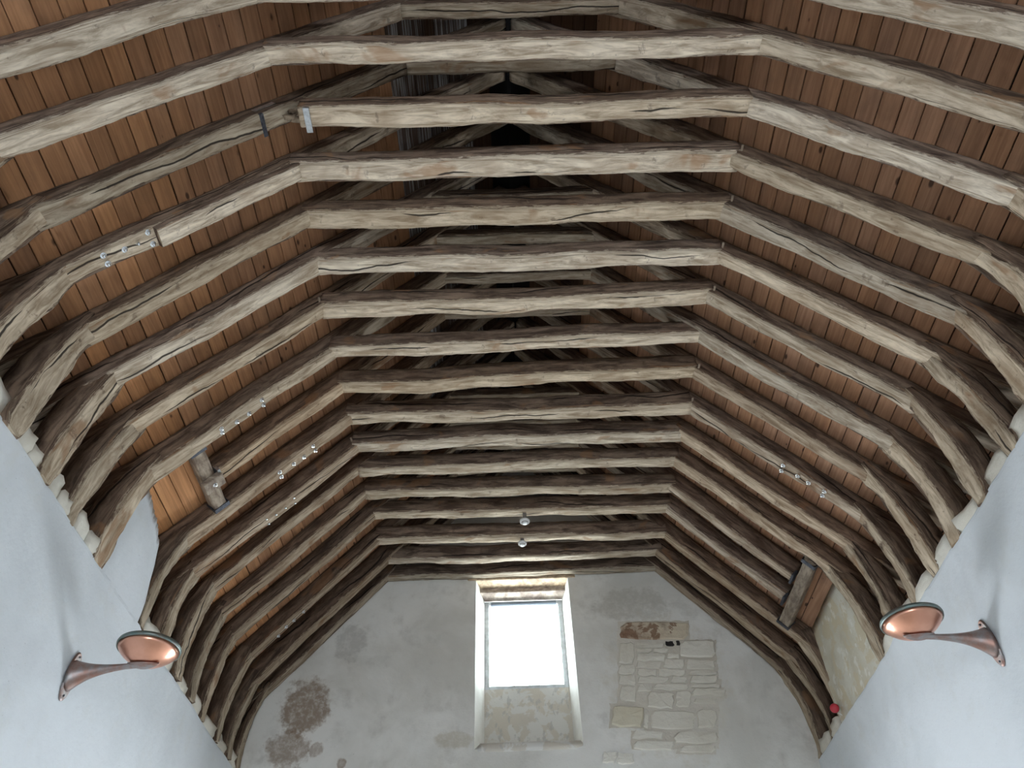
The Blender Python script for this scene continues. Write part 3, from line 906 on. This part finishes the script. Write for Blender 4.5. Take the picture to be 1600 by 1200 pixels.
# trimmers that carry the cut rafters
def trimmer(side, ya, yb, s, off, label, cutys, mid):
    c = roof_pt(side, s, off, (ya + yb) / 2)
    t = empty('trimmer_beam', c)
    tag(t, label, 'beam', 'trimmer beams in the roof')
    ax = roof_axes(side)
    segs = []
    n = 12
    pts = [roof_pt(side, s, off, ya + (yb - ya) * i / n) for i in range(n + 1)]
    # block is swept along y: build it as a rough box part
    bm = bmesh.new()
    rings = []
    for i in range(n + 1):
        y = ya + (yb - ya) * i / n
        ring = []
        for q in range(12):
            a = 2 * math.pi * q / 12 + .26
            x = math.copysign(abs(math.cos(a)) ** .4, math.cos(a)) * .075
            z = math.copysign(abs(math.sin(a)) ** .4, math.sin(a)) * .085
            jn = 1 + .10 * noise.noise(Vector((y * 4, q * .6, side * 5)))
            ring.append(bm.verts.new(roof_pt(side, s + x * jn, off + .085 + z * jn, y)))
        rings.append(ring)
    for a_, b_ in zip(rings, rings[1:]):
        for q in range(12): bm.faces.new([a_[q], a_[(q + 1) % 12], b_[(q + 1) % 12], b_[q]])
    bm.faces.new(rings[0]); bm.faces.new(rings[-1])
    o = from_bm('block', bm, OAKB, t, P_(.95 if side < 0 else .7, .02), smooth=False)
    for y in (ya, yb):
        sg = 1 if y == ya else -1
        box('hanger_strap', roof_pt(side, s, off - .006, y + sg * .03), (.17, .055, .006), DSTEEL, t, ax)
        box('hanger_strap', roof_pt(side, s + .085, off + .07, y + sg * .03), (.006, .055, .15), DSTEEL, t, ax)
        box('hanger_strap', roof_pt(side, s - .085, off + .07, y + sg * .03), (.006, .055, .15), DSTEEL, t, ax)
    for y in cutys:
        box('hanger_strap', roof_pt(side, s - .105, off + .02, y), (.03, .18, .10), STEEL if side < 0 else DSTEEL, t, ax, bev=.004)
    for y in mid:
        b = box('cleat', roof_pt(side, s - .005, off - .03, y), (.22, .15, .07), OAKB, t, ax, bev=.008, color=P_(1.05))
        rot = Vector((0, 0, 1)).rotation_difference(-ax[2]).to_matrix()
        o2 = lathe('bolt', [(0, .026), (.011, .024), (.014, .018), (.014, .004), (.024, .003), (.024, -.01), (0, -.01)], BRIGHT, None, roof_pt(side, s, off - .065, y), rot, 10, smooth=False)
        o2.parent = b
    return t
def mat_oak_plain():
    t = NT('hewn_oak_block')
    pos = t.n('ShaderNodeTexCoord').outputs['Object']
    oi = t.n('ShaderNodeObjectInfo')
    f = t.noise(t.vscale(pos, (9, 5, 26)), 1, 5, .6, .3)
    bl = t.noise(pos, 6, 5, .6)
    c = t.mix(t.ramp(f, .3, .7), C(.20, .15, .115), C(.50, .42, .33))
    c = t.mix(t.ramp(bl, .5, .7, 0, .6), c, C(.14, .095, .07))
    t.l(t.mix(1.0, c, oi.outputs['Color'], 'MULTIPLY'), t.b.inputs['Base Color'])
    t.b.inputs['Roughness'].default_value = .85
    t.l(t.bump(f, .5, .01), t.b.inputs['Normal'])
    return t.m
OAKB = mat_oak_plain()
for o in (L1, L2):
    o.data.materials.clear(); o.data.materials.append(OAKB)
for o in bpy.data.objects:
    if o.name.startswith(('peg', 'splintered_end')):
        o.data.materials.clear(); o.data.materials.append(OAKB)
trimmer(-1, YS[7] + .07, YS[9] - .08, 1.80, -.015, 'hewn timber trimmer block on dark straps beside the white plaster bay', [YS[8]], [YS[8] + .02])
trimmer(1, YS[11] + .07, YS[14] - .07, 1.97, -.03, 'rough timber trimmer on the right carrying two cut rafter ends', [YS[12], YS[13]], [])

# ------------------------------------------------------------------ copper uplighters
def sconce(side, y, z, label):
    t = empty('wall_uplighter', (side * 3.6, y, z))
    tag(t, label, 'wall lamp', 'copper wall uplighters')
    cx = 3.055
    # dish: convex below, rolled rim
    zc = z + .195
    prof = [(0, -.130), (.045, -.128), (.09, -.117), (.135, -.096), (.178, -.066), (.212, -.034), (.234, -.004), (.230, -.002), (.207, -.030), (.17, -.060), (.125, -.088), (.07, -.107), (0, -.115)]
    dish = lathe('dish', prof, COPPER, t, (side * cx, y, zc), None, 64)
    dish['label'] = 'polished copper bowl'
    rim = [(.236, -.006), (.243, -.004), (.246, .012), (.242, .026), (.234, .026), (.231, .010), (.232, -.002)]
    rim.append(rim[0])
    ro = lathe('rim', rim, PATINA, None, (side * cx, y, zc), None, 64)
    ro.parent = dish
    # arm: trumpet flaring into the wall plate
    bm = bmesh.new()
    path = []
    n = 18
    for i in range(n + 1):
        f = i / n
        x = 3.59 - (3.59 - (cx + .02)) * f
        zz = z + .02 + .045 * f
        rz = .085 * (1 - f) ** 4 + .030 * (1 - f) + .014
        ry = .045 * (1 - f) ** 3.5 + .022 * (1 - f) + .018 + (.025 * max(0, (f - .75) / .25))
        zz -= .03 * (1 - f) ** 4
        path.append((x, zz, ry, rz))
    rings = []
    for (x, zz, ry, rz) in path:
        rings.append([bm.verts.new((side * x, y + ry * math.cos(2 * math.pi * q / 20), zz + rz * math.sin(2 * math.pi * q / 20))) for q in range(20)])
    for a_, b_ in zip(rings, rings[1:]):
        for q in range(20): bm.faces.new([a_[q], a_[(q + 1) % 20], b_[(q + 1) % 20], b_[q]])
    bm.faces.new(rings[0]); bm.faces.new(rings[-1])
    from_bm('arm', bm, COPPER_OLD, t, smooth=True)
    # leaf-shaped saddle under the dish
    bm = bmesh.new()
    rings = []
    for i in range(9):
        f = i / 8
        x = cx + .12 - .24 * f
        w = .055 * math.sin(math.pi * min(1, .12 + f * .86)) + .004
        dz = -.136 + 1.0 * (x - cx) ** 2
        rings.append([bm.verts.new((side * x, y + w * math.cos(2 * math.pi * q / 12), zc + dz + .012 * math.sin(2 * math.pi * q / 12))) for q in range(12)])
    for a_, b_ in zip(rings, rings[1:]):
        for q in range(12): bm.faces.new([a_[q], a_[(q + 1) % 12], b_[(q + 1) % 12], b_[q]])
    bm.faces.new(rings[0]); bm.faces.new(rings[-1])
    from_bm('saddle', bm, COPPER_OLD, t, smooth=True)
    # elliptical wall plate and its screws
    bm = bmesh.new()
    A_ = []
    for (xx, sc) in ((3.598, 1.0), (3.590, 1.0), (3.582, .94)):
        A_.append([bm.verts.new((side * xx, y + .070 * sc * math.cos(2 * math.pi * q / 32), z - .01 + .195 * sc * math.sin(2 * math.pi * q / 32))) for q in range(32)])
    for a_, b_ in zip(A_, A_[1:]):
        for q in range(32): bm.faces.new([a_[q], a_[(q + 1) % 32], b_[(q + 1) % 32], b_[q]])
    bm.faces.new(A_[0]); bm.faces.new(A_[-1])
    pl = from_bm('wall_plate', bm, COPPER_OLD, t)
    for q in (-1, 1):
        sc = lathe('screw', [(0, .006), (.008, .004), (.009, 0), (0, -.004)], DSTEEL, None, (side * 3.580, y, z - .01 + q * .155), Vector((0, 0, 1)).rotation_difference(Vector((-side, 0, 0))).to_matrix(), 10)
        sc.parent = pl
    return t
sconce(-1, 5.55, 4.535, 'copper dish uplighter on a tarnished trumpet arm, on the left wall')
sconce(1, 5.53, 4.55, 'copper dish uplighter on a tarnished trumpet arm, on the right wall')

# ------------------------------------------------------------------ smoke detectors, red sounder
def detector(x, y, ztop, z, label, r=.062):
    t = empty('smoke_detector', (x, y, z))
    tag(t, label, 'smoke detector', 'smoke detectors under the collars')
    box('mounting_block', (x, y, (ztop + z) / 2 + .012), (.05, .05, ztop - z - .0), GREYPL, t, bev=.004)
    b = lathe('body', [(0, .014), (r, .014), (r * 1.02, .006), (r * .98, -.008), (r * .80, -.022), (r * .74, -.024), (r * .55, -.020), (r * .50, -.034), (r * .36, -.040), (0, -.040)], WHITEPL, t, (x, y, z), None, 28)
    c = lathe('sensor_ring', [(r * .76, -.0245), (r * .66, -.0285), (r * .54, -.024)], GREYPL, None, (x, y, z), None, 28)
    c.parent = b
detector(.02, 8.83, 8.085, 8.02, 'round white smoke detector hanging below the third collar from the gable')
detector(.055, 8.285, 8.12, 7.985, 'white smoke detector seen edge-on, the upper of the two', .068)
t = empty('alarm_sounder', (3.535, 8.745, 5.47))
tag(t, 'small red fire alarm sounder fixed at the foot of a right-hand post', 'alarm')
rot = Vector((0, 0, 1)).rotation_difference(Vector((-.35, -.85, -.35)).normalized()).to_matrix()
base = Vector((3.56, 8.74, 5.50))
lathe('body', [(0, 0), (.048, 0), (.052, .012), (.052, .045), (.044, .062), (.026, .072), (0, .075)], REDPL, t, base, rot, 24)
lathe('base', [(0, -.03), (.04, -.03), (.04, .0), (0, .0)], WHITEPL, t, base, rot, 20)
bmc = bmesh.new()
prev = None
for i in range(9):
    f = i / 8
    p = base + Vector((.03 + .06 * f, .03 - .02 * f, -.05 - .09 * f + .03 * math.sin(f * 3)))
    ring = [bmc.verts.new(p + Vector((.006 * math.cos(q * math.pi / 3), .006 * math.sin(q * math.pi / 3), 0))) for q in range(6)]
    if prev:
        for q in range(6): bmc.faces.new([prev[q], prev[(q + 1) % 6], ring[(q + 1) % 6], ring[q]])
    prev = ring
from_bm('cable', bmc, WHITEPL, t)
